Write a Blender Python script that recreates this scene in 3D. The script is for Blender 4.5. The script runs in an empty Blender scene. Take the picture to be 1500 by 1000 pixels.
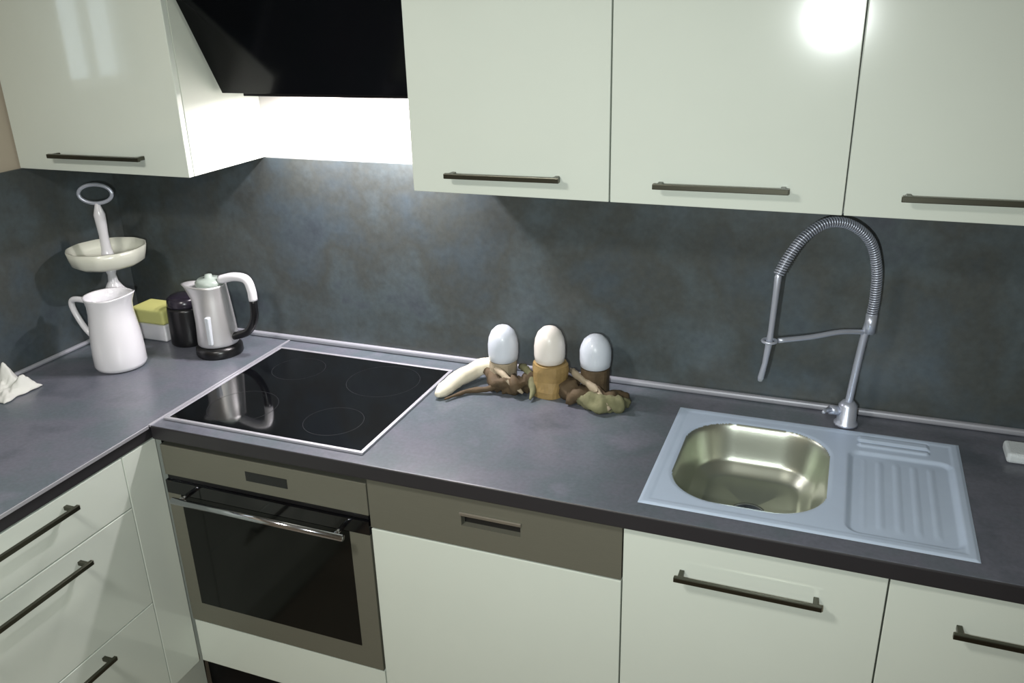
import bpy, bmesh, math, random
from mathutils import Vector, Matrix, noise
random.seed(4)
S = bpy.context.scene
COL = S.collection

# ------------------------------------------------------------------ camera
cp, yaw, pitch, roll, FPX = (2.147, -2.0571, 1.8593), 0.37809, 0.37992, -0.02716, 1258.7
fw = Vector((-math.sin(yaw)*math.cos(pitch), math.cos(yaw)*math.cos(pitch), -math.sin(pitch)))
r0 = Vector((math.cos(yaw), math.sin(yaw), 0)); u0 = r0.cross(fw)
rr = r0*math.cos(roll)+u0*math.sin(roll); uu = -r0*math.sin(roll)+u0*math.cos(roll)
cam_data = bpy.data.cameras.new('camera'); cam = bpy.data.objects.new('camera', cam_data); COL.objects.link(cam)
M3 = Matrix((rr, uu, -fw)).transposed()
cam.matrix_world = Matrix.Translation(cp) @ M3.to_4x4()
cam_data.sensor_width = 36; cam_data.lens = FPX/1500*36
cam_data.clip_start = .02
S.camera = cam

# ------------------------------------------------------------------ world, lights, exposure
w = bpy.data.worlds.new('world'); S.world = w; w.use_nodes = True
w.node_tree.nodes['Background'].inputs[0].default_value = (.80, .92, 1, 1)
w.node_tree.nodes['Background'].inputs[1].default_value = 2.6
S.view_settings.view_transform = 'Standard'; S.view_settings.look = 'None'
S.view_settings.gamma = 1; S.view_settings.use_curve_mapping = False
S.view_settings.exposure = 0.0

def light(name, kind, loc, power, color, size=.02, direction=(0, 0, -1), spread=None):
    d = bpy.data.lights.new(name, kind); d.energy = power; d.color = color
    if kind == 'AREA':
        d.shape = 'DISK'; d.size = size
        if spread: d.spread = spread
    elif kind == 'SPOT':
        d.shadow_soft_size = size; d.spot_size = spread or 2.4; d.spot_blend = 1
    else: d.shadow_soft_size = size
    o = bpy.data.objects.new(name, d); COL.objects.link(o); o.location = loc
    o.rotation_euler = Vector(direction).to_track_quat('-Z', 'Y').to_euler()
    return o
# the phone's own flash, a few centimetres left of and below its lens
light('camera_flash', 'SPOT', (2.047, -2.055, 1.769), 79, (.94, 1, .99), .011, fw, 2.15)
# unseen ceiling lamp added to lift the ambient light (fitting built below)
light('ceiling_fill_light', 'AREA', (1.0, -1.9, 2.415), 26, (1, .96, .90), .34)
# two spots in the underside of the hood
for hx, pw in ((.80, 5.0), (1.06, 7.8)):
    light('hood_light', 'AREA', (hx, -.090, 1.6365), pw, (1, .93, .96), .05)

# ------------------------------------------------------------------ materials
def nt(name):
    m = bpy.data.materials.new(name); m.use_nodes = True
    return m, m.node_tree, m.node_tree.nodes['Principled BSDF']
def lin(c): return tuple(((v/255+.055)/1.055)**2.4 if v/255 > .04045 else v/255/12.92 for v in c)+(1,)
def mat(name, c, rough=.5, metal=0, coat=0, bump=0, bscale=60, var=0, vscale=8, emis=0, trans=0, stretch=None, ior=None, spec=None):
    m, t, b = nt(name); c = lin(c)
    b.inputs['Base Color'].default_value = c; b.inputs['Roughness'].default_value = rough
    b.inputs['Metallic'].default_value = metal; b.inputs['Coat Weight'].default_value = coat
    b.inputs['Coat Roughness'].default_value = .04
    b.inputs['Transmission Weight'].default_value = trans
    if ior: b.inputs['IOR'].default_value = ior
    if spec is not None: b.inputs['Specular IOR Level'].default_value = spec
    if emis:
        b.inputs['Emission Color'].default_value = c; b.inputs['Emission Strength'].default_value = emis
    tc = t.nodes.new('ShaderNodeTexCoord'); mp = t.nodes.new('ShaderNodeMapping')
    t.links.new(tc.outputs['Object'], mp.inputs[0])
    if stretch: mp.inputs['Scale'].default_value = stretch
    n = t.nodes.new('ShaderNodeTexNoise'); n.inputs['Scale'].default_value = vscale; n.inputs['Detail'].default_value = 5
    t.links.new(mp.outputs[0], n.inputs[0])
    mx = t.nodes.new('ShaderNodeMix'); mx.data_type = 'RGBA'
    k = 1-max(var, .02)
    mx.inputs[6].default_value = (c[0]*k, c[1]*k, c[2]*k, 1); mx.inputs[7].default_value = tuple(min(1, v*(2-k)) for v in c[:3])+(1,)
    t.links.new(n.outputs[0], mx.inputs[0]); t.links.new(mx.outputs[2], b.inputs['Base Color'])
    if bump:
        n2 = t.nodes.new('ShaderNodeTexNoise'); n2.inputs['Scale'].default_value = bscale
        t.links.new(mp.outputs[0], n2.inputs[0])
        bp = t.nodes.new('ShaderNodeBump'); bp.inputs['Strength'].default_value = bump; bp.inputs['Distance'].default_value = .002
        t.links.new(n2.outputs[0], bp.inputs['Height']); t.links.new(bp.outputs[0], b.inputs['Normal'])
    return m
def slate(name, cols, scale, rough, bump=.15, fine=70, fmix=.25):
    m, t, b = nt(name)
    tc = t.nodes.new('ShaderNodeTexCoord')
    n = t.nodes.new('ShaderNodeTexNoise'); n.inputs['Scale'].default_value = scale; n.inputs['Detail'].default_value = 7
    n.inputs['Roughness'].default_value = .62; n.inputs['Distortion'].default_value = .1
    t.links.new(tc.outputs['Object'], n.inputs[0])
    cr = t.nodes.new('ShaderNodeValToRGB'); e = cr.color_ramp.elements
    e[0].position = .30; e[0].color = lin(cols[0]); e[1].position = .72; e[1].color = lin(cols[-1])
    for i, c in enumerate(cols[1:-1]):
        q = e.new(.30+.42*(i+1)/(len(cols)-1)); q.color = lin(c)
    t.links.new(n.outputs[0], cr.inputs[0])
    f = t.nodes.new('ShaderNodeTexNoise'); f.inputs['Scale'].default_value = fine; f.inputs['Detail'].default_value = 4
    t.links.new(tc.outputs['Object'], f.inputs[0])
    mx = t.nodes.new('ShaderNodeMix'); mx.data_type = 'RGBA'; mx.blend_type = 'OVERLAY'; mx.inputs[0].default_value = fmix
    t.links.new(cr.outputs[0], mx.inputs[6]); t.links.new(f.outputs[0], mx.inputs[7])
    t.links.new(mx.outputs[2], b.inputs['Base Color']); b.inputs['Roughness'].default_value = rough
    bp = t.nodes.new('ShaderNodeBump'); bp.inputs['Strength'].default_value = bump; bp.inputs['Distance'].default_value = .001
    t.links.new(f.outputs[0], bp.inputs['Height']); t.links.new(bp.outputs[0], b.inputs['Normal'])
    return m
CREAM = mat('cream_gloss', (211, 219, 209), .12, coat=.5)
CREAMB = mat('cream_carcass', (204, 211, 199), .45)
STEEL = mat('brushed_steel', (170, 166, 156), .35, .8, var=.08, vscale=30, stretch=(1, 30, 30))
OVENST = mat('oven_steel', (118, 118, 106), .42, .4, var=.08, vscale=30, stretch=(1, 30, 30))
SINK = mat('sink_steel', (212, 229, 252), .36, .33, var=.05, vscale=14, bump=.05, bscale=300)
BASIN = mat('basin_steel', (186, 191, 178), .33, .88, var=.05, vscale=14, bump=.05, bscale=300)
CHROME = mat('chrome', (205, 208, 216), .12, 1)
SATIN = mat('satin_steel', (196, 202, 216), .34, .55)
HANDLE = mat('handle_steel', (92, 92, 82), .35, 1)
BLACKGL = mat('black_glass', (7, 8, 11), .06, coat=.3)
HOODGL = mat('hood_black_glass', (5, 6, 8), .10, spec=.15)
BLACK = mat('black_plastic', (18, 18, 20), .3)
BLACKM = mat('black_metal', (14, 14, 16), .5, spec=.2)
OVENGL = mat('oven_glass', (9, 11, 10), .1, spec=.35)
ALU = mat('aluminium', (200, 200, 208), .4, .6)
SPLASH = slate('slate_laminate', [(62, 68, 76), (72, 82, 88), (72, 76, 74), (80, 90, 94), (70, 74, 84)], 2.6, .36)
WORK = slate('concrete_laminate', [(80, 86, 94), (102, 104, 114), (90, 100, 106), (116, 116, 128)], 4, .3, fine=110)
WEDGE = mat('worktop_edge', (42, 41, 44), .4, var=.15)
WALL = mat('white_wall_paint', (196, 193, 188), .8, bump=.1)
WALLB = mat('beige_wall_paint', (176, 166, 148), .85, bump=.1)
CEIL = mat('ceiling_paint', (225, 222, 214), .9)
FLOOR = mat('floor_vinyl', (120, 108, 92), .5, var=.15)
CERAM = mat('white_ceramic', (226, 226, 230), .18, coat=.5)
CERAM2 = mat('cream_ceramic', (222, 224, 210), .25, coat=.3)
FROST = mat('frosted_white_glass', (208, 216, 226), .35, coat=.3)
FROSTW = mat('frosted_warm_glass', (226, 222, 214), .35, coat=.3)
AMBER = mat('honey_wood', (150, 126, 80), .6, var=.35, vscale=40, bump=.5)
PALEW = mat('bleached_driftwood', (232, 226, 204), .6, var=.12, vscale=40, bump=.4)
BEIGEW = mat('beige_driftwood', (158, 146, 124), .7, var=.3, vscale=30, bump=.6)
DARKW = mat('dark_driftwood', (82, 68, 48), .8, var=.5, vscale=35, bump=.9)
OLIVEW = mat('mossy_driftwood', (112, 112, 82), .85, var=.45, vscale=35, bump=.9)
YELLOW = mat('yellow_lid', (222, 222, 140), .5)
CLOTH = mat('white_cotton', (214, 216, 210), .9, bump=.5, bscale=900)
FOAM = mat('white_sponge', (214, 222, 226), .9, bump=.8, bscale=400)
PVC = mat('window_plastic', (235, 235, 232), .3)
LAMPG = mat('fill_lamp_diffuser', (255, 240, 220), .4, emis=3)
SPOTE = mat('hood_spot_glass', (255, 248, 245), .4, emis=12)
GLASS = mat('window_glass', (250, 252, 252), .0, trans=1, ior=1.45)
RINGM = mat('hob_print', (34, 35, 39), .3)
DARKIN = mat('oven_cavity', (16, 16, 15), .6)

# ------------------------------------------------------------------ helpers
def bx(bm, x0, x1, y0, y1, z0, z1):
    vs = [bm.verts.new((x, y, z)) for z in (z0, z1) for y in (y0, y1) for x in (x0, x1)]
    for f in ((0, 2, 3, 1), (4, 5, 7, 6), (0, 1, 5, 4), (2, 6, 7, 3), (0, 4, 6, 2), (1, 3, 7, 5)):
        bm.faces.new([vs[i] for i in f])
def tube(bm, pts, rad, seg=12, cap=True):
    pts = [Vector(p) for p in pts]; n = len(pts)
    if not isinstance(rad, (list, tuple)): rad = [rad]*n
    rings = []; prev = None
    for i, p in enumerate(pts):
        t = (pts[min(i+1, n-1)]-pts[max(i-1, 0)]).normalized()
        if prev is None:
            a = Vector((0, 0, 1)) if abs(t.z) < .9 else Vector((1, 0, 0)); a = (a-t*a.dot(t)).normalized()
        else: a = (prev-t*prev.dot(t)).normalized()
        prev = a; b = t.cross(a)
        rings.append([bm.verts.new(p+(a*math.cos(k*math.tau/seg)+b*math.sin(k*math.tau/seg))*rad[i]) for k in range(seg)])
    for i in range(n-1):
        for k in range(seg):
            bm.faces.new((rings[i][k], rings[i][(k+1) % seg], rings[i+1][(k+1) % seg], rings[i+1][k]))
    if cap: bm.faces.new(rings[0][::-1]); bm.faces.new(rings[-1])
def lathe(bm, prof, c=(0, 0, 0), seg=40, warp=None):
    """prof: (r, z) from bottom to top; r = 0 closes on the axis"""
    rings = []
    for r, z in prof:
        if r <= 1e-6: rings.append([bm.verts.new((c[0], c[1], c[2]+z))])
        else:
            ring = []
            for k in range(seg):
                a = k*math.tau/seg; p = Vector((r*math.cos(a), r*math.sin(a), z))
                if warp: p = warp(p, a)
                ring.append(bm.verts.new(p+Vector(c)))
            rings.append(ring)
    for a, b in zip(rings, rings[1:]):
        for k in range(seg):
            k2 = (k+1) % seg
            if len(a) == 1 and len(b) == 1: continue
            if len(a) == 1: bm.faces.new((a[0], b[k2], b[k]))
            elif len(b) == 1: bm.faces.new((a[k], a[k2], b[0]))
            else: bm.faces.new((a[k], a[k2], b[k2], b[k]))
def smooth_path(pts, n=10):
    P = [Vector(p) for p in pts]; P = [2*P[0]-P[1]]+P+[2*P[-1]-P[-2]]; out = []
    for i in range(1, len(P)-2):
        for k in range(n):
            t = k/n; a, b, c, d = P[i-1:i+3]
            out.append(.5*((2*b)+(c-a)*t+(2*a-5*b+4*c-d)*t*t+(3*b-a-3*c+d)*t**3))
    out.append(P[-2]); return out
def obj(name, bm, m, parent=None, bev=0, smooth=False, seg=2, world=True):
    me = bpy.data.meshes.new(name)
    bmesh.ops.recalc_face_normals(bm, faces=bm.faces); bm.to_mesh(me); bm.free()
    if m: me.materials.append(m)
    o = bpy.data.objects.new(name, me); COL.objects.link(o)
    if smooth:
        for p in me.polygons: p.use_smooth = True
    if bev:
        b = o.modifiers.new('bevel', 'BEVEL'); b.width = bev; b.segments = seg; b.limit_method = 'ANGLE'
    if parent is not None:
        o.parent = parent
        if world: o.matrix_parent_inverse = Matrix.Translation(-gl(parent))
    return o
def gl(o):
    v = Vector(o.location)
    while o.parent is not None:
        v += o.matrix_parent_inverse.to_translation(); o = o.parent; v += Vector(o.location)
    return v
def box(name, m, dims, parent=None, bev=.0015, seg=2):
    bm = bmesh.new(); bx(bm, *dims); return obj(name, bm, m, parent, bev, seg=seg)
def tag(o, label, cat, group=None):
    o['label'] = label; o['category'] = cat
    if group: o['group'] = group
    return o
def thing(name, label, cat, loc, group=None):
    o = bpy.data.objects.new(name, None); COL.objects.link(o); o.location = loc; o.empty_display_size = .05
    return tag(o, label, cat, group)
def struct(o): o['kind'] = 'structure'; return o

# ------------------------------------------------------------------ room
RX, RY, H = 3.7, -3.5, 2.5
struct(box('floor', FLOOR, (0, RX, RY, 0, -.1, 0), bev=0))
struct(box('ceiling', CEIL, (0, RX, RY, 0, H, H+.1), bev=0))
struct(box('wall_back', WALL, (-.12, RX+.12, 0, .12, -.1, H+.1), bev=0))
struct(box('wall_front', WALLB, (-.12, RX+.12, RY-.12, RY, -.1, H+.1), bev=0))
struct(box('wall_right', WALLB, (RX, RX+.12, RY, 0, -.1, H+.1), bev=0))
WY0, WY1, WZ0, WZ1 = -.86, -.56, 1.63, 2.25
bm = bmesh.new()
bx(bm, -.12, 0, RY, WY0, -.1, H+.1); bx(bm, -.12, 0, WY1, 0, -.1, H+.1)
bx(bm, -.12, 0, WY0, WY1, -.1, WZ0); bx(bm, -.12, 0, WY0, WY1, WZ1, H+.1)
struct(obj('wall_left', bm, WALLB))
bm = bmesh.new()
for d in ((WY0, WY0+.035, WZ0, WZ1), (WY1-.035, WY1, WZ0, WZ1), (WY0+.035, WY1-.035, WZ0, WZ0+.035), (WY0+.035, WY1-.035, WZ1-.035, WZ1)):
    bx(bm, -.09, -.04, *d)
win = struct(obj('window_1', bm, PVC, bev=.003))
box('mullion', PVC, (-.085, -.045, -.715, -.70, WZ0+.035, WZ1-.035), win)
box('pane', GLASS, (-.068, -.062, WY0+.035, -.715, WZ0+.035, WZ1-.035), win, bev=0)
box('pane', GLASS, (-.068, -.062, -.70, WY1-.035, WZ0+.035, WZ1-.035), win, bev=0)

# fitting of the added, unseen ceiling lamp
t = thing('fill_ceiling_lamp', 'unseen round flush ceiling lamp with warm white diffuser, added for ambient light', 'lamp', (1.0, -1.9, H))
bm = bmesh.new(); lathe(bm, [(0, 0), (.2, 0), (.2, -.03), (.17, -.032), (0, -.032)], (1.0, -1.9, H)); obj('rim', bm, ALU, t, smooth=False)
bm = bmesh.new(); lathe(bm, [(0, -.033), (.168, -.033), (.16, -.05), (.1, -.064), (0, -.068)], (1.0, -1.9, H)); obj('diffuser', bm, LAMPG, t, smooth=True)

# ------------------------------------------------------------------ splashback, worktops, trims
ZT, TH = .9, .038
ZS = 1.455
X0, X1, X2, X3, X4 = .602, 1.2, 1.8, 2.302, 2.802
tag(box('back_splashback', SPLASH, (.0085, 2.9, -.008, -.0003, ZT+.001, ZS), bev=.0008), 'mottled dark slate splashback along the back wall', 'splashback')
tag(box('side_splashback', SPLASH, (.0003, .0078, -1.9, -.0003, ZT+.001, ZS), bev=.0008), 'mottled dark slate splashback on the left wall', 'splashback')

def slab(name, outer, holes, mtop, label):
    """worktop with rectangular cut-outs, built from a grid of cells"""
    xs = sorted({outer[0], outer[1], *[h[0] for h in holes], *[h[1] for h in holes]})
    ys = sorted({outer[2], outer[3], *[h[2] for h in holes], *[h[3] for h in holes]})
    bm = bmesh.new(); V = {}
    def v(x, y, z):
        k = (x, y, z)
        if k not in V: V[k] = bm.verts.new(k)
        return V[k]
    def inhole(i, j):
        if i < 0 or j < 0 or i >= len(xs)-1 or j >= len(ys)-1: return True
        cx, cy = (xs[i]+xs[i+1])/2, (ys[j]+ys[j+1])/2
        return any(h[0] < cx < h[1] and h[2] < cy < h[3] for h in holes)
    for i in range(len(xs)-1):
        for j in range(len(ys)-1):
            if inhole(i, j): continue
            a, b, c, d = xs[i], xs[i+1], ys[j], ys[j+1]
            bm.faces.new((v(a, c, ZT), v(b, c, ZT), v(b, d, ZT), v(a, d, ZT)))
            bm.faces.new((v(a, d, ZT-TH), v(b, d, ZT-TH), v(b, c, ZT-TH), v(a, c, ZT-TH)))
            for ii, jj, p, q in ((i-1, j, (a, d), (a, c)), (i+1, j, (b, c), (b, d)), (i, j-1, (a, c), (b, c)), (i, j+1, (b, d), (a, d))):
                if inhole(ii, jj):
                    bm.faces.new((v(*p, ZT), v(*q, ZT), v(*q, ZT-TH), v(*p, ZT-TH)))
    o = obj(name, bm, mtop, bev=.004, seg=3)
    o.data.materials.append(WEDGE)
    for p in o.data.polygons:
        if abs(p.normal.z) < .5: p.material_index = 1
    return tag(o, label, 'worktop')
slab('back_worktop', (.604, 2.9, -.618, -.001), [(1.855, 2.434, -.549, -.150), (.64, 1.16, -.53, -.12)], WORK, 'dark concrete look worktop along the back wall holding hob and sink')
slab('side_worktop', (.001, .60, -1.9, -.001), [], WORK, 'dark concrete look worktop along the left wall under the jug and kettle')
tag(box('joint_strip', ALU, (.5995, .6065, -.618, -.022, ZT-.004, ZT+.0022), bev=.0008), 'thin silver metal strip joining the two worktops left of the hob', 'trim')
bm = bmesh.new(); bx(bm, .6005, .6035, -1.9, -.62, ZT-.008, ZT+.001)
tag(obj('edge_strip', bm, ALU, bev=.0008), 'thin silver strip along the front edge of the left worktop', 'trim')
def upstand(name, pts, label):
    bm = bmesh.new(); bx(bm, *pts); return tag(obj(name, bm, mat(name+'_laminate', (158, 160, 168), .4, .1), bev=.005), label, 'trim')
upstand('back_wall_strip', (.012, 2.9, -.024, -.0085, ZT+.0005, ZT+.016), 'pale grey sealing strip where the back worktop meets the splashback')
upstand('side_wall_strip', (.0085, .022, -1.9, -.026, ZT+.0005, ZT+.013), 'pale grey sealing strip where the left worktop meets the left splashback')

# ------------------------------------------------------------------ handles
def bar_handle(parent, a, b, out, m=HANDLE, t=.011, stand=.028, flat=.006):
    """flat bar between a and b standing off along 'out' (unit vector)"""
    a, b, out = Vector(a), Vector(b), Vector(out); d = (b-a).normalized(); up = Vector((0, 0, 1))
    bm = bmesh.new()
    def obox(c, l, h, dep):
        vs = [bm.verts.new(c+d*sx*l/2+up*sz*h/2+out*sy*dep/2) for sz in (-1, 1) for sy in (-1, 1) for sx in (-1, 1)]
        for f in ((0, 2, 3, 1), (4, 5, 7, 6), (0, 1, 5, 4), (2, 6, 7, 3), (0, 4, 6, 2), (1, 3, 7, 5)): bm.faces.new([vs[i] for i in f])
    L = (b-a).length
    obox((a+b)/2+out*stand, L, t, flat+.003)
    for s in (a+d*.012, b-d*.012): obox(s+out*(stand/2), .010, t*.9, stand-.001)
    return obj('handle', bm, m, parent, bev=.0012)

# ------------------------------------------------------------------ base cabinets, back run
YF, YC, ZP = -.598, -.578, .15       # front face, carcass front, bottom of the fronts
G = .0015
def carcass(parent, x0, x1, y0, y1, z0, z1, m=CREAMB, top=False):
    bm = bmesh.new(); th = .016
    bx(bm, x0, x0+th, y0, y1, z0, z1); bx(bm, x1-th, x1, y0, y1, z0, z1)
    bx(bm, x0+th, x1-th, y0, y1, z0, z0+th); bx(bm, x0+th, x1-th, y1-.005, y1, z0+th, z1)
    if top: bx(bm, x0+th, x1-th, y0, y1-.005, z1-th, z1)
    return obj('carcass', bm, m, parent)
ZC = ZT-TH-.0005
DT = ZC-.003
# sink cabinet and its neighbour
t = thing('sink_cabinet', 'cream gloss base cabinet with one wide door under the sink bowl', 'cabinet', (2.05, -.3, ZP), 'cream base cabinets')
carcass(t, X2+.001, X3-.001, YC, -.03, ZP, ZC); d = box('door', CREAM, (X2+G, X3-G, YF, YC-.001, ZP, DT), t)
bar_handle(d, (1.912, YF, .774), (2.193, YF, .774), (0, -1, 0))
t = thing('base_cabinet', 'cream gloss base cabinet under the right end of the drainer', 'cabinet', (2.55, -.3, ZP), 'cream base cabinets')
carcass(t, X3+.001, X4-.001, YC, -.03, ZP, ZC); d = box('door', CREAM, (X3+G, X4-G, YF, YC-.001, ZP, DT), t)
bar_handle(d, (2.416, YF, .776), (2.69, YF, .776), (0, -1, 0))
# dishwasher
t = thing('dishwasher', 'built-in dishwasher with steel control strip above a cream door', 'dishwasher', (1.5, -.3, ZP))
bm = bmesh.new(); bx(bm, X1+.004, X2-.004, YC+.002, -.04, ZP, ZC-.004); obj('body', bm, BLACKM, t)
cx0, cx1, cz0, cz1 = 1.435, 1.575, .778, .806
bm = bmesh.new()
for a in ((X1+G, cx0, YF, YC, .722, DT), (cx1, X2-G, YF, YC, .722, DT), (cx0, cx1, YF, YC, .722, cz0), (cx0, cx1, YF, YC, cz1, DT), (cx0, cx1, YC-.003, YC, cz0, cz1)): bx(bm, *a)
pn = obj('control_panel', bm, OVENST, t)
box('grip_recess', BLACK, (cx0+.001, cx1-.001, YC-.0045, YC-.003, cz0+.001, cz1-.001), pn, bev=0)
bm = bmesh.new(); bx(bm, cx0-.003, cx1+.003, YF-.005, YF-.0003, cz1-.001, cz1+.008); obj('grip_lip', bm, STEEL, pn, bev=.002)
box('door_panel', CREAM, (X1+G, X2-G, YF, YC, ZP, .718), t)
# oven in its housing
h = thing('oven_housing', 'cream oven housing with a narrow cream panel below the built-in oven', 'cabinet', (.9, -.3, ZP))
box('bottom_board', CREAMB, (X0+.001, X1-.001, YC, -.03, ZP, ZP+.016), h); box('lower_panel', CREAM, (X0+.002, X1-G, YF, YC-.001, ZP, .292), h)

t = thing('oven', 'built-in steel oven with black glass door under the hob', 'oven', (.9, -.3, .3))
OX0, OX1 = .604, 1.198
bm = bmesh.new(); bx(bm, OX0-.015, OX1-.004, YC+.001, -.06, .30, .845); obj('body', bm, BLACKM, t)
cpn = box('control_panel', OVENST, (OX0, OX1, YF-.001, YC, .752, .838), t)
box('display', BLACKGL, (.86, .98, YF-.002, YF-.001, .782, .808), cpn, bev=0)
box('vent_slot', BLACK, (OX0+.004, OX1-.004, YF+.004, YC, .738, .7515), t, bev=0)
dz0, dz1 = .298, .737
gx0, gx1, gz0, gz1 = OX0+.042, OX1-.055, .362, .700
bm = bmesh.new()
for a in ((OX0, gx0, YF-.004, YC, dz0, .70), (gx1, OX1, YF-.004, YC, dz0, .70), (gx0, gx1, YF-.004, YC, dz0, gz0)): bx(bm, *a)
dr = obj('door', bm, OVENST, t)
box('top_band', BLACKGL, (OX0, OX1, YF-.004, YC, .7005, dz1), dr, bev=0)
box('glass', OVENGL, (gx0+.0005, gx1-.0005, YF-.005, YC, gz0+.0005, gz1-.0005), dr, bev=0)
bm = bmesh.new(); tube(bm, [(OX0+.055, YF-.048, .712), (OX1-.045, YF-.048, .712)], .0085, 14)
for x in (OX0+.075, OX1-.07): tube(bm, [(x, YF-.0045, .712), (x, YF-.048, .712)], .006, 10)
obj('handle', bm, CHROME, dr, smooth=True)
# hob
t = thing('hob', 'black glass induction hob in a thin steel frame set in the worktop', 'hob', (.9, -.32, ZT))
hx0, hx1, hy0, hy1 = .616, 1.186, -.580, -.085
bm = bmesh.new(); fwd = .009
for a in ((hx0, hx1, hy0, hy0+fwd), (hx0, hx1, hy1-fwd, hy1), (hx0, hx0+fwd, hy0+fwd, hy1-fwd), (hx1-fwd, hx1, hy0+fwd, hy1-fwd)): bx(bm, *a, ZT+.0003, ZT+.006)
obj('frame', bm, ALU, t, bev=.001)
gl_ = box('glass_plate', BLACKGL, (hx0+fwd+.0005, hx1-fwd-.0005, hy0+fwd+.0005, hy1-fwd-.0005, ZT+.0003, ZT+.0048), t, bev=.0006)
bm = bmesh.new(); bx(bm, .655, 1.145, -.515, -.135, ZT-.05, ZT); obj('underbox', bm, BLACKM, t)
for (x, y, r) in ((.765, -.46, .09), (1.035, -.46, .075), (.765, -.21, .075), (1.035, -.21, .10)):
    bm = bmesh.new(); n = 48
    a = [bm.verts.new((x+r*math.cos(k*math.tau/n), y+r*math.sin(k*math.tau/n), ZT+.0050)) for k in range(n)]
    b = [bm.verts.new((x+(r-.0012)*math.cos(k*math.tau/n), y+(r-.0012)*math.sin(k*math.tau/n), ZT+.0050)) for k in range(n)]
    for k in range(n): bm.faces.new((a[k], a[(k+1) % n], b[(k+1) % n], b[k]))
    obj('cooking_zone_ring', bm, RINGM, gl_)

# plinths
tag(box('back_plinth', BLACKM, (.56, 2.802, -.54, -.525, .001, ZP-.004)), 'plinth recessed under the back cabinets, coloured black for the shade there', 'plinth')  # black stands in for the shade in the toe recess
tag(box('side_plinth', CREAMB, (.54, .555, -1.9, -.55, .001, ZP-.004)), 'cream plinth recessed under the left cabinets', 'plinth')

# ------------------------------------------------------------------ left run
def side_carcass(parent, y0, y1):
    bm = bmesh.new(); th = .016; x0, x1 = .03, .578
    bx(bm, x0, x1, y0, y0+th, ZP, ZC); bx(bm, x0, x1, y1-th, y1, ZP, ZC)
    bx(bm, x0, x1, y0+th, y1-th, ZP, ZP+th); bx(bm, x0, x0+.005, y0+th, y1-th, ZP+th, ZC)
    return obj('carcass', bm, CREAMB, parent)
t = thing('corner_cabinet', 'plain cream corner panel between the drawers and the oven', 'cabinet', (.3, -.63, ZP))
bm = bmesh.new(); bx(bm, .03, .5755, -.715, -.03, ZP, ZC); obj('carcass', bm, CREAMB, t)
box('panel', CREAM, (.58, .598, -.713, -.603, ZP, DT), t)
t = thing('drawer_cabinet', 'cream gloss three drawer cabinet in the left run', 'cabinet', (.3, -1.03, ZP))
side_carcass(t, -1.315, -.717)
for z0, z1, hz in ((.722, DT, .828), (.437, .719, .680), (ZP, .434, .402)):
    d = box('drawer', CREAM, (.58, .598, -1.315, -.7155, z0, z1), t)
    bar_handle(d, (.598, -1.185, hz), (.598, -.878, hz), (1, 0, 0))
t = thing('drawer_cabinet', 'second cream cabinet of the left run, nearer the camera than the drawers', 'cabinet', (.3, -1.61, ZP))
side_carcass(t, -1.9, -1.319); d = box('door', CREAM, (.58, .598, -1.9, -1.3185, ZP, DT), t)
t.name = 'end_cabinet'; bar_handle(d, (.598, -1.77, .80), (.598, -1.46, .80), (1, 0, 0))

# ------------------------------------------------------------------ wall cabinets
ZU, ZUT, YU = 1.456, 2.18, -.3207
def wall_cab(name, x0, x1, label, hx, n=1):
    t = thing(name, label, 'cabinet', ((x0+x1)/2, -.16, ZU), 'cream wall cabinets')
    carcass(t, x0+.0005, x1-.0005, YU+.019, -.0005, ZU+.001, ZUT, CREAMB if name != 'corner_wall_cabinet' else CREAMB, top=True)
    d = box('door', CREAM, (x0+G, x1-G, YU, YU+.018, ZU, ZUT), t)
    bar_handle(d, (hx[0], YU, 1.4995), (hx[1], YU, 1.5015), (0, -1, 0))
    return t
wall_cab('wall_cabinet', .004, .590, 'cream wall cabinet left of the black hood, in the corner', (.150, .462))
wall_cab('wall_cabinet', 1.2247, 1.6857, 'cream wall cabinet directly right of the black hood', (1.318, 1.584))
wall_cab('wall_cabinet', 1.6857, 2.1467, 'middle cream wall cabinet above the tap, showing the flash highlight', (1.782, 2.046))
wall_cab('wall_cabinet', 2.1467, 2.6077, 'rightmost cream wall cabinet, at the right edge of the photo', (2.244, 2.51))

# ------------------------------------------------------------------ hood
t = thing('cooker_hood', 'black glass slanted cooker hood between the wall cabinets', 'cooker hood', (.9, -.15, 1.64))
def prism(bm, prof, x0, x1):
    a = [bm.verts.new((x0, y, z)) for y, z in prof]; b = [bm.verts.new((x1, y, z)) for y, z in prof]; n = len(prof)
    bm.faces.new(a); bm.faces.new(b[::-1])
    for k in range(n): bm.faces.new((a[k], b[k], b[(k+1) % n], a[(k+1) % n]))
HX0, HX1 = .600, 1.215
sl = (1.875-1.650)/(.287-.163)
bm = bmesh.new(); prism(bm, [(-.163, 1.648), (-.153, 1.651), (-.386, 2.10), (-.398, 2.095)], HX0, HX1); obj('glass_front', bm, HOODGL, t, bev=.0008)
bm = bmesh.new(); prism(bm, [(-.001, 1.640), (-.148, 1.640), (-.148, 1.656), (-.376, 2.095), (-.001, 2.095)], HX0+.055, HX1-.055)
hb = obj('body', bm, BLACKM, t)
box('chimney', BLACKM, (.76, 1.06, -.30, -.001, 2.096, H-.001), t)
for hx in (.80, 1.06):
    bm = bmesh.new(); lathe(bm, [(0, -.001), (.030, -.001), (.030, .0004), (0, .0004)], (hx, -.090, 1.6392), 24); obj('spot_lamp', bm, SPOTE, hb)

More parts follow.
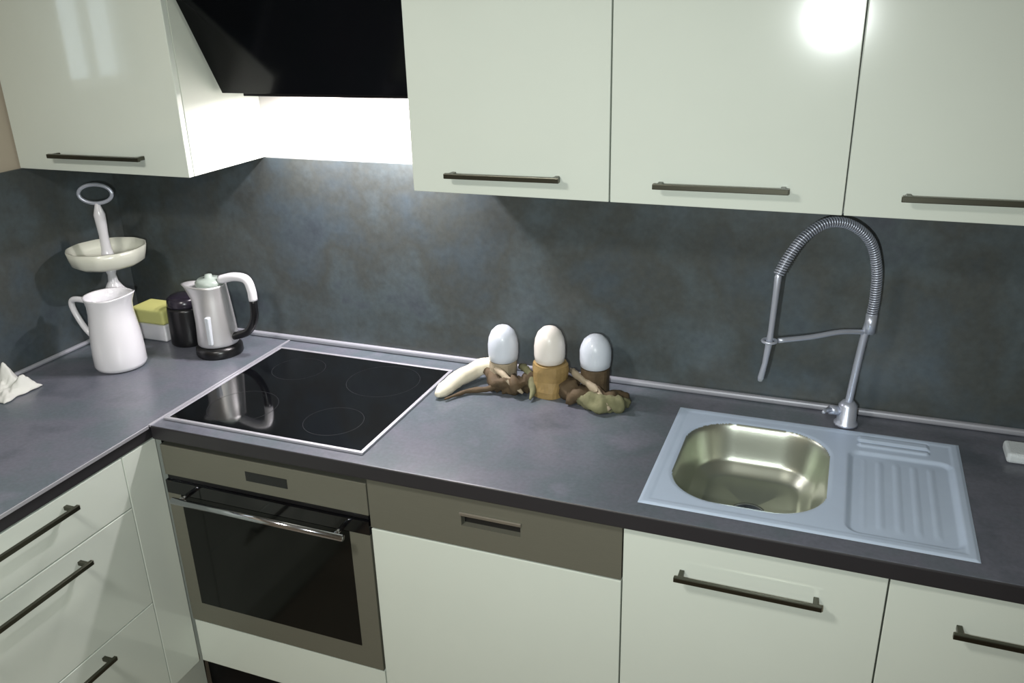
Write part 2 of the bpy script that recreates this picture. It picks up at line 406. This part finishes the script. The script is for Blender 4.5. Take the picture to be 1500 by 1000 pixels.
# ------------------------------------------------------------------ sink
SX0, SX1, SY0, SY1 = 1.822, 2.447, -.572, -.112
BX0, BX1, BY0, BY1, BR = 1.862, 2.182, -.522, -.158, .11
def sdf(x, y, x0, x1, y0, y1, r):
    qx = abs(x-(x0+x1)/2)-(x1-x0)/2+r; qy = abs(y-(y0+y1)/2)-(y1-y0)/2+r
    return math.hypot(max(qx, 0), max(qy, 0))+min(max(qx, qy), 0)-r
def sst(a, b, t):
    t = min(1, max(0, (t-a)/(b-a))); return t*t*(3-2*t)
def sink_z(x, y):
    z = ZT+.0035
    e = min(x-SX0, SX1-x, y-SY0, SY1-y)
    z -= .0025*(1-sst(0, .007, e)); z -= .0015*sst(.016, .024, e)
    s = sdf(x, y, 2.215, 2.43, -.545, -.205, .03)
    if s < 0:
        z -= .006*sst(0, .014, -s)
        if s < -.024: z += .0014*max(0, math.sin((x-2.239)*math.tau/.034))*sst(.024, .05, -s)
    s = sdf(x, y, 2.235, 2.385, -.19, -.125, .01)
    if s < 0: z += .004*sst(0, .006, -s)*(1 if math.sin((y+.19)*math.tau/.0325) > -.2 else -.4)
    b = sdf(x, y, BX0, BX1, BY0, BY1, BR)
    if b < .008: z -= .0025*(1-sst(-.002, .008, b))
    if b < 0:
        z -=   .080*sst(0, .030, -b) + .030*sst(.018, .060, -b) + .018*sst(.04, .17, -b)
    return z
bmA, bmB = bmesh.new(), bmesh.new(); NX, NY = 260, 190; VA, VB = {}, {}
def vv(bm, V, i, j):
    if (i, j) not in V:
        x = SX0+(SX1-SX0)*i/NX; y = SY0+(SY1-SY0)*j/NY; V[i, j] = bm.verts.new((x, y, sink_z(x, y)))
    return V[i, j]
for i in range(NX):
    for j in range(NY):
        x = SX0+(SX1-SX0)*(i+.5)/NX; y = SY0+(SY1-SY0)*(j+.5)/NY
        bm, V = (bmB, VB) if sdf(x, y, BX0, BX1, BY0, BY1, BR) < -.001 else (bmA, VA)
        bm.faces.new([vv(bm, V, i, j), vv(bm, V, i+1, j), vv(bm, V, i+1, j+1), vv(bm, V, i, j+1)])
t = thing('sink', 'stainless steel inset sink with rounded bowl left and ribbed drainer right', 'sink', (2.13, -.34, ZT))
obj('drainer_top', bmA, SINK, t, smooth=True)
bs = obj('bowl', bmB, BASIN, t, smooth=True)
bm = bmesh.new(); dzc = sink_z(2.022, -.34)
lathe(bm, [(0, .001), (.034, .001), (.040, .003), (.040, .0045), (.032, .004), (.028, .002), (0, .0018)], (2.022, -.34, dzc), 32); st = obj('strainer', bm, CHROME, bs, smooth=True)

# ------------------------------------------------------------------ faucet
t = thing('faucet', 'silver spring pull-down kitchen faucet arching over the sink bowl', 'faucet', (2.212, -.10, ZT+.0035))
fx, fy, fz = 2.208, -.085, ZT+.0035
bm = bmesh.new(); lathe(bm, [(0, 0), (.027, 0), (.027, .005), (.022, .009), (.021, .05), (.017, .055), (.013, .06), (0, .06)], (fx, fy, fz), 32); obj('base', bm, SATIN, t, smooth=True)
bm = bmesh.new(); tube(bm, smooth_path([(fx, fy, fz+.05), (2.213, -.083, 1.02), (2.222, -.08, 1.12), (2.230, -.078, 1.17)], 5), .0085, 16); obj('riser', bm, SATIN, t, smooth=True)
arc = smooth_path([(2.231, -.078, 1.155), (2.234, -.08, 1.22), (2.229, -.085, 1.29), (2.208, -.097, 1.352), (2.165, -.118, 1.390), (2.118, -.143, 1.397), (2.078, -.165, 1.372), (2.050, -.183, 1.332), (2.031, -.197, 1.290)], 12)
bm = bmesh.new(); tube(bm, arc, .0075, 10); obj('hose', bm, mat('hose_grey', (110, 112, 120), .4, .6), t, smooth=True)
L = [0]
for a, b in zip(arc, arc[1:]): L.append(L[-1]+(b-a).length)
hel = []; turns = int(L[-1]/.0056); n = turns*12; k = 0
nrm = Vector((.42, .9, 0)).normalized()
for i in range(n+1):
    s = L[-1]*i/n
    while k < len(L)-2 and L[k+1] < s: k += 1
    f = (s-L[k])/(L[k+1]-L[k]); p = arc[k].lerp(arc[k+1], f); tg = (arc[k+1]-arc[k]).normalized()
    a = (nrm-tg*nrm.dot(tg)).normalized(); b = tg.cross(a); th = i/12*math.tau
    hel.append(p+(a*math.cos(th)+b*math.sin(th))*.0102)
bm = bmesh.new(); tube(bm, hel, .0021, 5); obj('spring', bm, SATIN, t, smooth=True)
bm = bmesh.new(); tube(bm, [(2.232, -.079, 1.135), (2.2325, -.079, 1.18)], .0125, 16); obj('collar', bm, SATIN, t, smooth=True)
bm = bmesh.new()
head = [((2.033, -.196, 1.298), .008), ((2.031, -.197, 1.285), .013), ((2.030, -.198, 1.25), .0115), ((2.027, -.198, 1.16), .0105), ((2.025, -.198, 1.13), .0125), ((2.020, -.198, 1.08), .0100), ((2.014, -.198, 1.045), .0115), ((2.013, -.198, 1.037), .009)]
tube(bm, [h_[0] for h_ in head], [h_[1]*.6 for h_ in head], 16); hd = obj('spray_head', bm, SATIN, t, smooth=True)
bm = bmesh.new(); tube(bm, smooth_path([(2.222, -.081, 1.137), (2.17, -.115, 1.143), (2.11, -.15, 1.137), (2.044, -.19, 1.136)], 6), .0058, 12)
rng = [(2.0255+.015*math.cos(a_*math.tau/20), -.198+.015*math.sin(a_*math.tau/20), 1.136) for a_ in range(21)]
tube(bm, rng, .0035, 8); obj('holder_arm', bm, SATIN, t, smooth=True)
bm = bmesh.new(); tube(bm, [(fx-.018, fy-.006, fz+.035), (fx-.040, fy-.014, fz+.038)], .011, 14)
tube(bm, [(fx-.036, fy-.014, fz+.038), (fx-.048, fy-.05, fz+.052), (fx-.052, fy-.075, fz+.058)], [.006, .005, .004], 10); obj('lever', bm, SATIN, t, smooth=True)

# ------------------------------------------------------------------ jug
def wavy(p, a):
    # spout drawn out towards +x, strongest at the rim
    k = max(0, (p.z-.158)/.058)**1.5; c = max(0, math.cos(a-.15))**6
    return Vector((p.x*(1+.38*k*c), p.y*(1-.05*k*c), p.z+.016*k*c))
JX, JY = .246, -.338
t = thing('milk_jug', 'white ceramic jug with spout and angular handle in the left corner', 'jug', (JX, JY, ZT))
bm = bmesh.new()
lathe(bm, [(0, .003), (.060, .001), (.068, .004), (.0715, .014), (.071, .05), (.068, .10), (.063, .14), (.060, .165), (.060, .19), (.064, .210), (.0655, .216), (.062, .214), (.057, .19), (.056, .165), (.060, .14), (.064, .09), (.067, .03), (.06, .012), (0, .012)], (JX, JY, ZT), 48, wavy)
obj('body', bm, CERAM, t, smooth=True)
bm = bmesh.new(); hp = smooth_path([(JX-.055, JY, ZT+.182), (JX-.09, JY-.004, ZT+.192), (JX-.128, JY-.006, ZT+.190), (JX-.136, JY-.006, ZT+.168), (JX-.120, JY-.004, ZT+.125), (JX-.098, JY-.002, ZT+.092), (JX-.064, JY, ZT+.066)], 8)
tube(bm, hp, .0085, 12); obj('handle', bm, CERAM, t, smooth=True)

# ------------------------------------------------------------------ cake stand
CX, CY = .145, -.215
t = thing('cake_stand', 'white cake stand with round dish and ring handle behind the jug', 'cake stand', (CX, CY, ZT))
bm = bmesh.new(); lathe(bm, [(0, 0), (.044, 0), (.045, .005), (.034, .014), (.016, .03), (.011, .05), (.010, .13), (.014, .15), (.032, .172), (.034, .18), (.024, .192), (.014, .21), (.012, .23), (.018, .252), (.0, .256)], (CX, CY, ZT), 36); obj('foot', bm, CERAM, t, smooth=True)
bm = bmesh.new(); lathe(bm, [(0, .2565), (.04, .2565), (.085, .262), (.100, .272), (.106, .293), (.110, .314), (.106, .315), (.099, .292), (.09, .277), (.06, .270), (0, .268)], (CX, CY, ZT), 48,
    lambda p, a: Vector((p.x*(1+.012*math.cos(12*a)), p.y*(1+.012*math.cos(12*a)), p.z))); obj('dish', bm, CERAM2, t, smooth=True)
bm = bmesh.new(); lathe(bm, [(0, .2685), (.028, .2685), (.019, .285), (.014, .31), (.013, .35), (.015, .385), (.016, .41), (.010, .43), (.006, .442), (0, .444)], (CX, CY, ZT), 28); obj('stem', bm, CERAM, t, smooth=True)
bm = bmesh.new(); rp = [(CX+.044*math.cos(k*math.tau/32), CY+.018*math.cos(k*math.tau/32), ZT+.4695+.027*math.sin(k*math.tau/32)) for k in range(33)]
tube(bm, rp, .0055, 10, cap=False); obj('ring_handle', bm, SATIN, t, smooth=True)

# ------------------------------------------------------------------ small box with yellow lid
t = thing('storage_box', 'small white box with pale yellow lid between jug and black canister', 'box', (.185, -.105, ZT))
box('body', CERAM, (.125, .246, -.152, -.065, ZT, ZT+.054), t, bev=.006, seg=3)
box('lid', YELLOW, (.122, .249, -.155, -.062, ZT+.0545, ZT+.104), t, bev=.009, seg=3)

# ------------------------------------------------------------------ black canister
t = thing('coffee_grinder', 'glossy black cylindrical canister standing left of the kettle', 'canister', (.312, -.122, ZT))
bm = bmesh.new(); lathe(bm, [(0, 0), (.052, 0), (.056, .005), (.056, .02), (.054, .11), (.052, .120), (0, .120)], (.312, -.122, ZT), 40); obj('body', bm, BLACK, t, smooth=True)
bm = bmesh.new(); lathe(bm, [(0, .1205), (.05, .1205), (.052, .126), (.049, .144), (.040, .151), (.012, .154), (0, .154)], (.312, -.122, ZT), 40); obj('lid', bm, mat('dark_lid', (38, 34, 44), .25), t, smooth=True)
t.name = 'canister'

# ------------------------------------------------------------------ kettle
KX, KY = .458, -.165
t = thing('electric_kettle', 'steel electric kettle with highlight-white handle top on black base near the hob', 'kettle', (KX, KY, ZT))
bm = bmesh.new(); lathe(bm, [(0, 0), (.066, 0), (.068, .004), (.067, .022), (.060, .030), (.05, .032), (0, .032)], (KX, KY, ZT), 40); obj('power_base', bm, BLACK, t, smooth=True)
def spout(p, a):
    k = max(0, (p.z-.15)/.07)**1.3; c = max(0, math.cos(a-math.pi-.5))**5
    return Vector((p.x*(1+.8*k*c), p.y*(1+.8*k*c), p.z+.006*k*c))
bm = bmesh.new(); lathe(bm, [(0, .0325), (.056, .0325), (.059, .036), (.059, .044), (.056, .10), (.050, .17), (.046, .208), (.047, .214), (.043, .214), (.041, .205), (0, .203)], (KX, KY, ZT), 44, spout); obj('body', bm, mat('kettle_steel', (215, 215, 215), .42, .75), t, smooth=True)
bm = bmesh.new(); lathe(bm, [(0, .2045), (.0405, .2065), (.040, .222), (.032, .230), (.012, .233), (.010, .242), (0, .244)], (KX, KY, ZT), 36); obj('lid', bm, mat('grey_green_lid', (150, 162, 154), .3), t, smooth=True)
bm = bmesh.new()
hp = smooth_path([(KX+.036, KY+.004, ZT+.228), (KX+.085, KY+.008, ZT+.240), (KX+.122, KY+.012, ZT+.234), (KX+.134, KY+.013, ZT+.205), (KX+.136, KY+.013, ZT+.172)], 6)
tube(bm, hp, [.013]*len(hp), 12); h1 = obj('handle', bm, CERAM, t, smooth=True)  # white stands in for the gloss highlight along the upper handle
bm = bmesh.new(); tube(bm, smooth_path([(KX+.136, KY+.013, ZT+.174), (KX+.132, KY+.012, ZT+.12), (KX+.105, KY+.009, ZT+.075), (KX+.054, KY+.004, ZT+.055)], 6), .0115, 12); obj('shaded_handle', bm, BLACK, h1, smooth=True)  # black stands in for shade on the lower handle
box('water_window', mat('window_tint', (200, 206, 212), .2), (KX+.012, KX+.026, KY-.0605, KY-.045, ZT+.045, ZT+.13), t, bev=.003)

# ------------------------------------------------------------------ dishcloth at the left edge
def cloth(name, cx, cy, label):
    bm = bmesh.new(); n = 34; V = []
    for i in range(n):
        row = []
        for j in range(n):
            u, v = i/(n-1)*2-1, j/(n-1)*2-1
            x = cx+.058*u*(1+.15*noise.noise(Vector((v*2, 1, 3)))); y = cy+.062*v*(1+.15*noise.noise(Vector((u*2, 4, 3))))
            e = max(0, 1-max(abs(u), abs(v))**3)
            z = ZT+.0035+e*(.012+.020*abs(noise.noise(Vector((u*2.2, v*2.2, 1.7))))+.012*abs(noise.noise(Vector((u*5, v*5, 7)))))
            z += .050*math.exp(-((u+.30)**2+(v-.35)**2)/.10)+.028*math.exp(-((u-.62)**2/.03+(v-.42)**2/.12))
            row.append(bm.verts.new((x, y, z)))
        V.append(row)
    for i in range(n-1):
        for j in range(n-1): bm.faces.new((V[i][j], V[i+1][j], V[i+1][j+1], V[i][j+1]))
    o = obj(name, bm, CLOTH, smooth=True); s = o.modifiers.new('solid', 'SOLIDIFY'); s.thickness = .003; s.offset = -1
    return tag(o, label, 'cloth')
cloth('dishcloth', .085, -.583, 'crumpled white dishcloth on the left worktop, cut by the left edge')

# ------------------------------------------------------------------ driftwood arrangement
t = thing('driftwood_decoration', 'gnarled driftwood piece with a pale branch on the worktop right of the hob', 'decoration', (1.47, -.12, ZT))
def log(name, pts, rad, m, seed=0, amp=.25):
    P = smooth_path(pts, 7); n = len(P)
    bm = bmesh.new(); R_ = []
    for i in range(n):
        f = i/(n-1)*(len(rad)-1); k = min(int(f), len(rad)-2); R_.append(rad[k]*(1-f+k)+rad[k+1]*(f-k))
    tube(bm, P, R_, 14)
    c = Vector((0, 0, seed))
    for v in bm.verts:
        k = min(range(n), key=lambda q: (P[q]-v.co).length); d = v.co-P[k]
        v.co += d*amp*(noise.noise(v.co*38+c)+.5*noise.noise(v.co*110+c))
        v.co.z = max(v.co.z, ZT+.0006)
    return obj(name, bm, m, t, smooth=True)
log('branch', [(1.300, -.10, .928), (1.345, -.15, .920), (1.385, -.165, .918), (1.425, -.15, .926), (1.438, -.10, .935)], [.014, .024, .026, .024, .012], DARKW, 1, .9)
log('branch', [(1.535, -.10, .932), (1.548, -.155, .922), (1.60, -.165, .918), (1.655, -.15, .920), (1.69, -.12, .914)], [.014, .026, .024, .022, .008], DARKW, 3, .9)
log('mossy_branch', [(1.58, -.18, .915), (1.63, -.195, .919), (1.675, -.175, .916), (1.70, -.15, .911)], [.014, .022, .023, .010], OLIVEW, 5, .8)
log('pale_branch', [(1.36, -.115, .945), (1.315, -.095, .940), (1.275, -.115, .935), (1.243, -.175, .925), (1.228, -.235, .917), (1.222, -.262, .914)], [.018, .021, .023, .022, .019, .008], PALEW, 9, .2)
log('twig', [(1.39, -.09, .945), (1.42, -.125, .955), (1.45, -.165, .925), (1.455, -.20, .907)], [.008, .010, .009, .004], OLIVEW, 21, .6)
log('twig', [(1.53, -.085, .95), (1.56, -.13, .958), (1.62, -.17, .945), (1.665, -.205, .912)], [.008, .010, .009, .004], BEIGEW, 23, .6)
log('twig', [(1.315, -.085, .93), (1.33, -.13, .955), (1.385, -.175, .945), (1.43, -.185, .915)], [.007, .009, .009, .004], BEIGEW, 25, .6)
log('twig', [(1.37, -.15, .925), (1.335, -.185, .914), (1.285, -.205, .909), (1.245, -.265, .907)], [.010, .008, .007, .003], DARKW, 12, .3)
def stump(name, x, y, r, h, m, seed):
    bm = bmesh.new(); c = Vector((x, y, ZT+.0006))
    def wp(p, a):
        n_ = noise.noise(Vector((math.cos(a)*1.6, math.sin(a)*1.6, seed+p.z*14)))*.16 if 0 < p.z < h-.002 else noise.noise(Vector((math.cos(a)*1.6, math.sin(a)*1.6, seed)))*.08
        return Vector((p.x*(1+n_), p.y*(1+n_), p.z))
    lathe(bm, [(0, 0), (r, 0), (r*1.04, h*.2), (r*.98, h*.5), (r*1.02, h*.8), (r, h*.97), (r*.93, h), (0, h)], c, 28, wp)
    return obj(name, bm, m, t, smooth=False)
G3 = [(1.352, -.12, .036, .071, BEIGEW), (1.484, -.128, .046, .086, AMBER), (1.602, -.115, .036, .082, DARKW)]
for i, (x, y, r, h_, m) in enumerate(G3): stump('wood_block', x, y, r, h_, m, i*3.1)
lab = ['frosted white glass dome on the driftwood, nearest the hob', 'frosted white glass dome on the honey coloured wood block, in the middle of three', 'frosted white glass dome on the driftwood, nearest the sink']
for i, (x, y, r, h_, m) in enumerate(G3):
    zb = ZT+.0006+h_+.0008
    g = thing('glass_dome', lab[i], 'ornament', (x, y, zb), 'white glass domes on the driftwood')
    hh = (.098, .098, .088)[i]
    bm = bmesh.new(); lathe(bm, [(0, 0), (.033, 0), (.038, .004), (.040, .02), (.040, .045), (.037, hh*.66), (.030, hh*.83), (.018, hh*.95), (.008, hh*.99), (0, hh)], (0, 0, 0), 36)
    for v in bm.verts: v.co += Vector((x, y, zb))
    obj('glass', bm, FROSTW if i == 1 else FROST, g, smooth=True)

# sponge at the right edge
tag(box('sponge', FOAM, (2.535, 2.64, -.165, -.095, ZT+.0006, ZT+.024), bev=.007, seg=3), 'small white sponge on the worktop at the right edge', 'sponge')
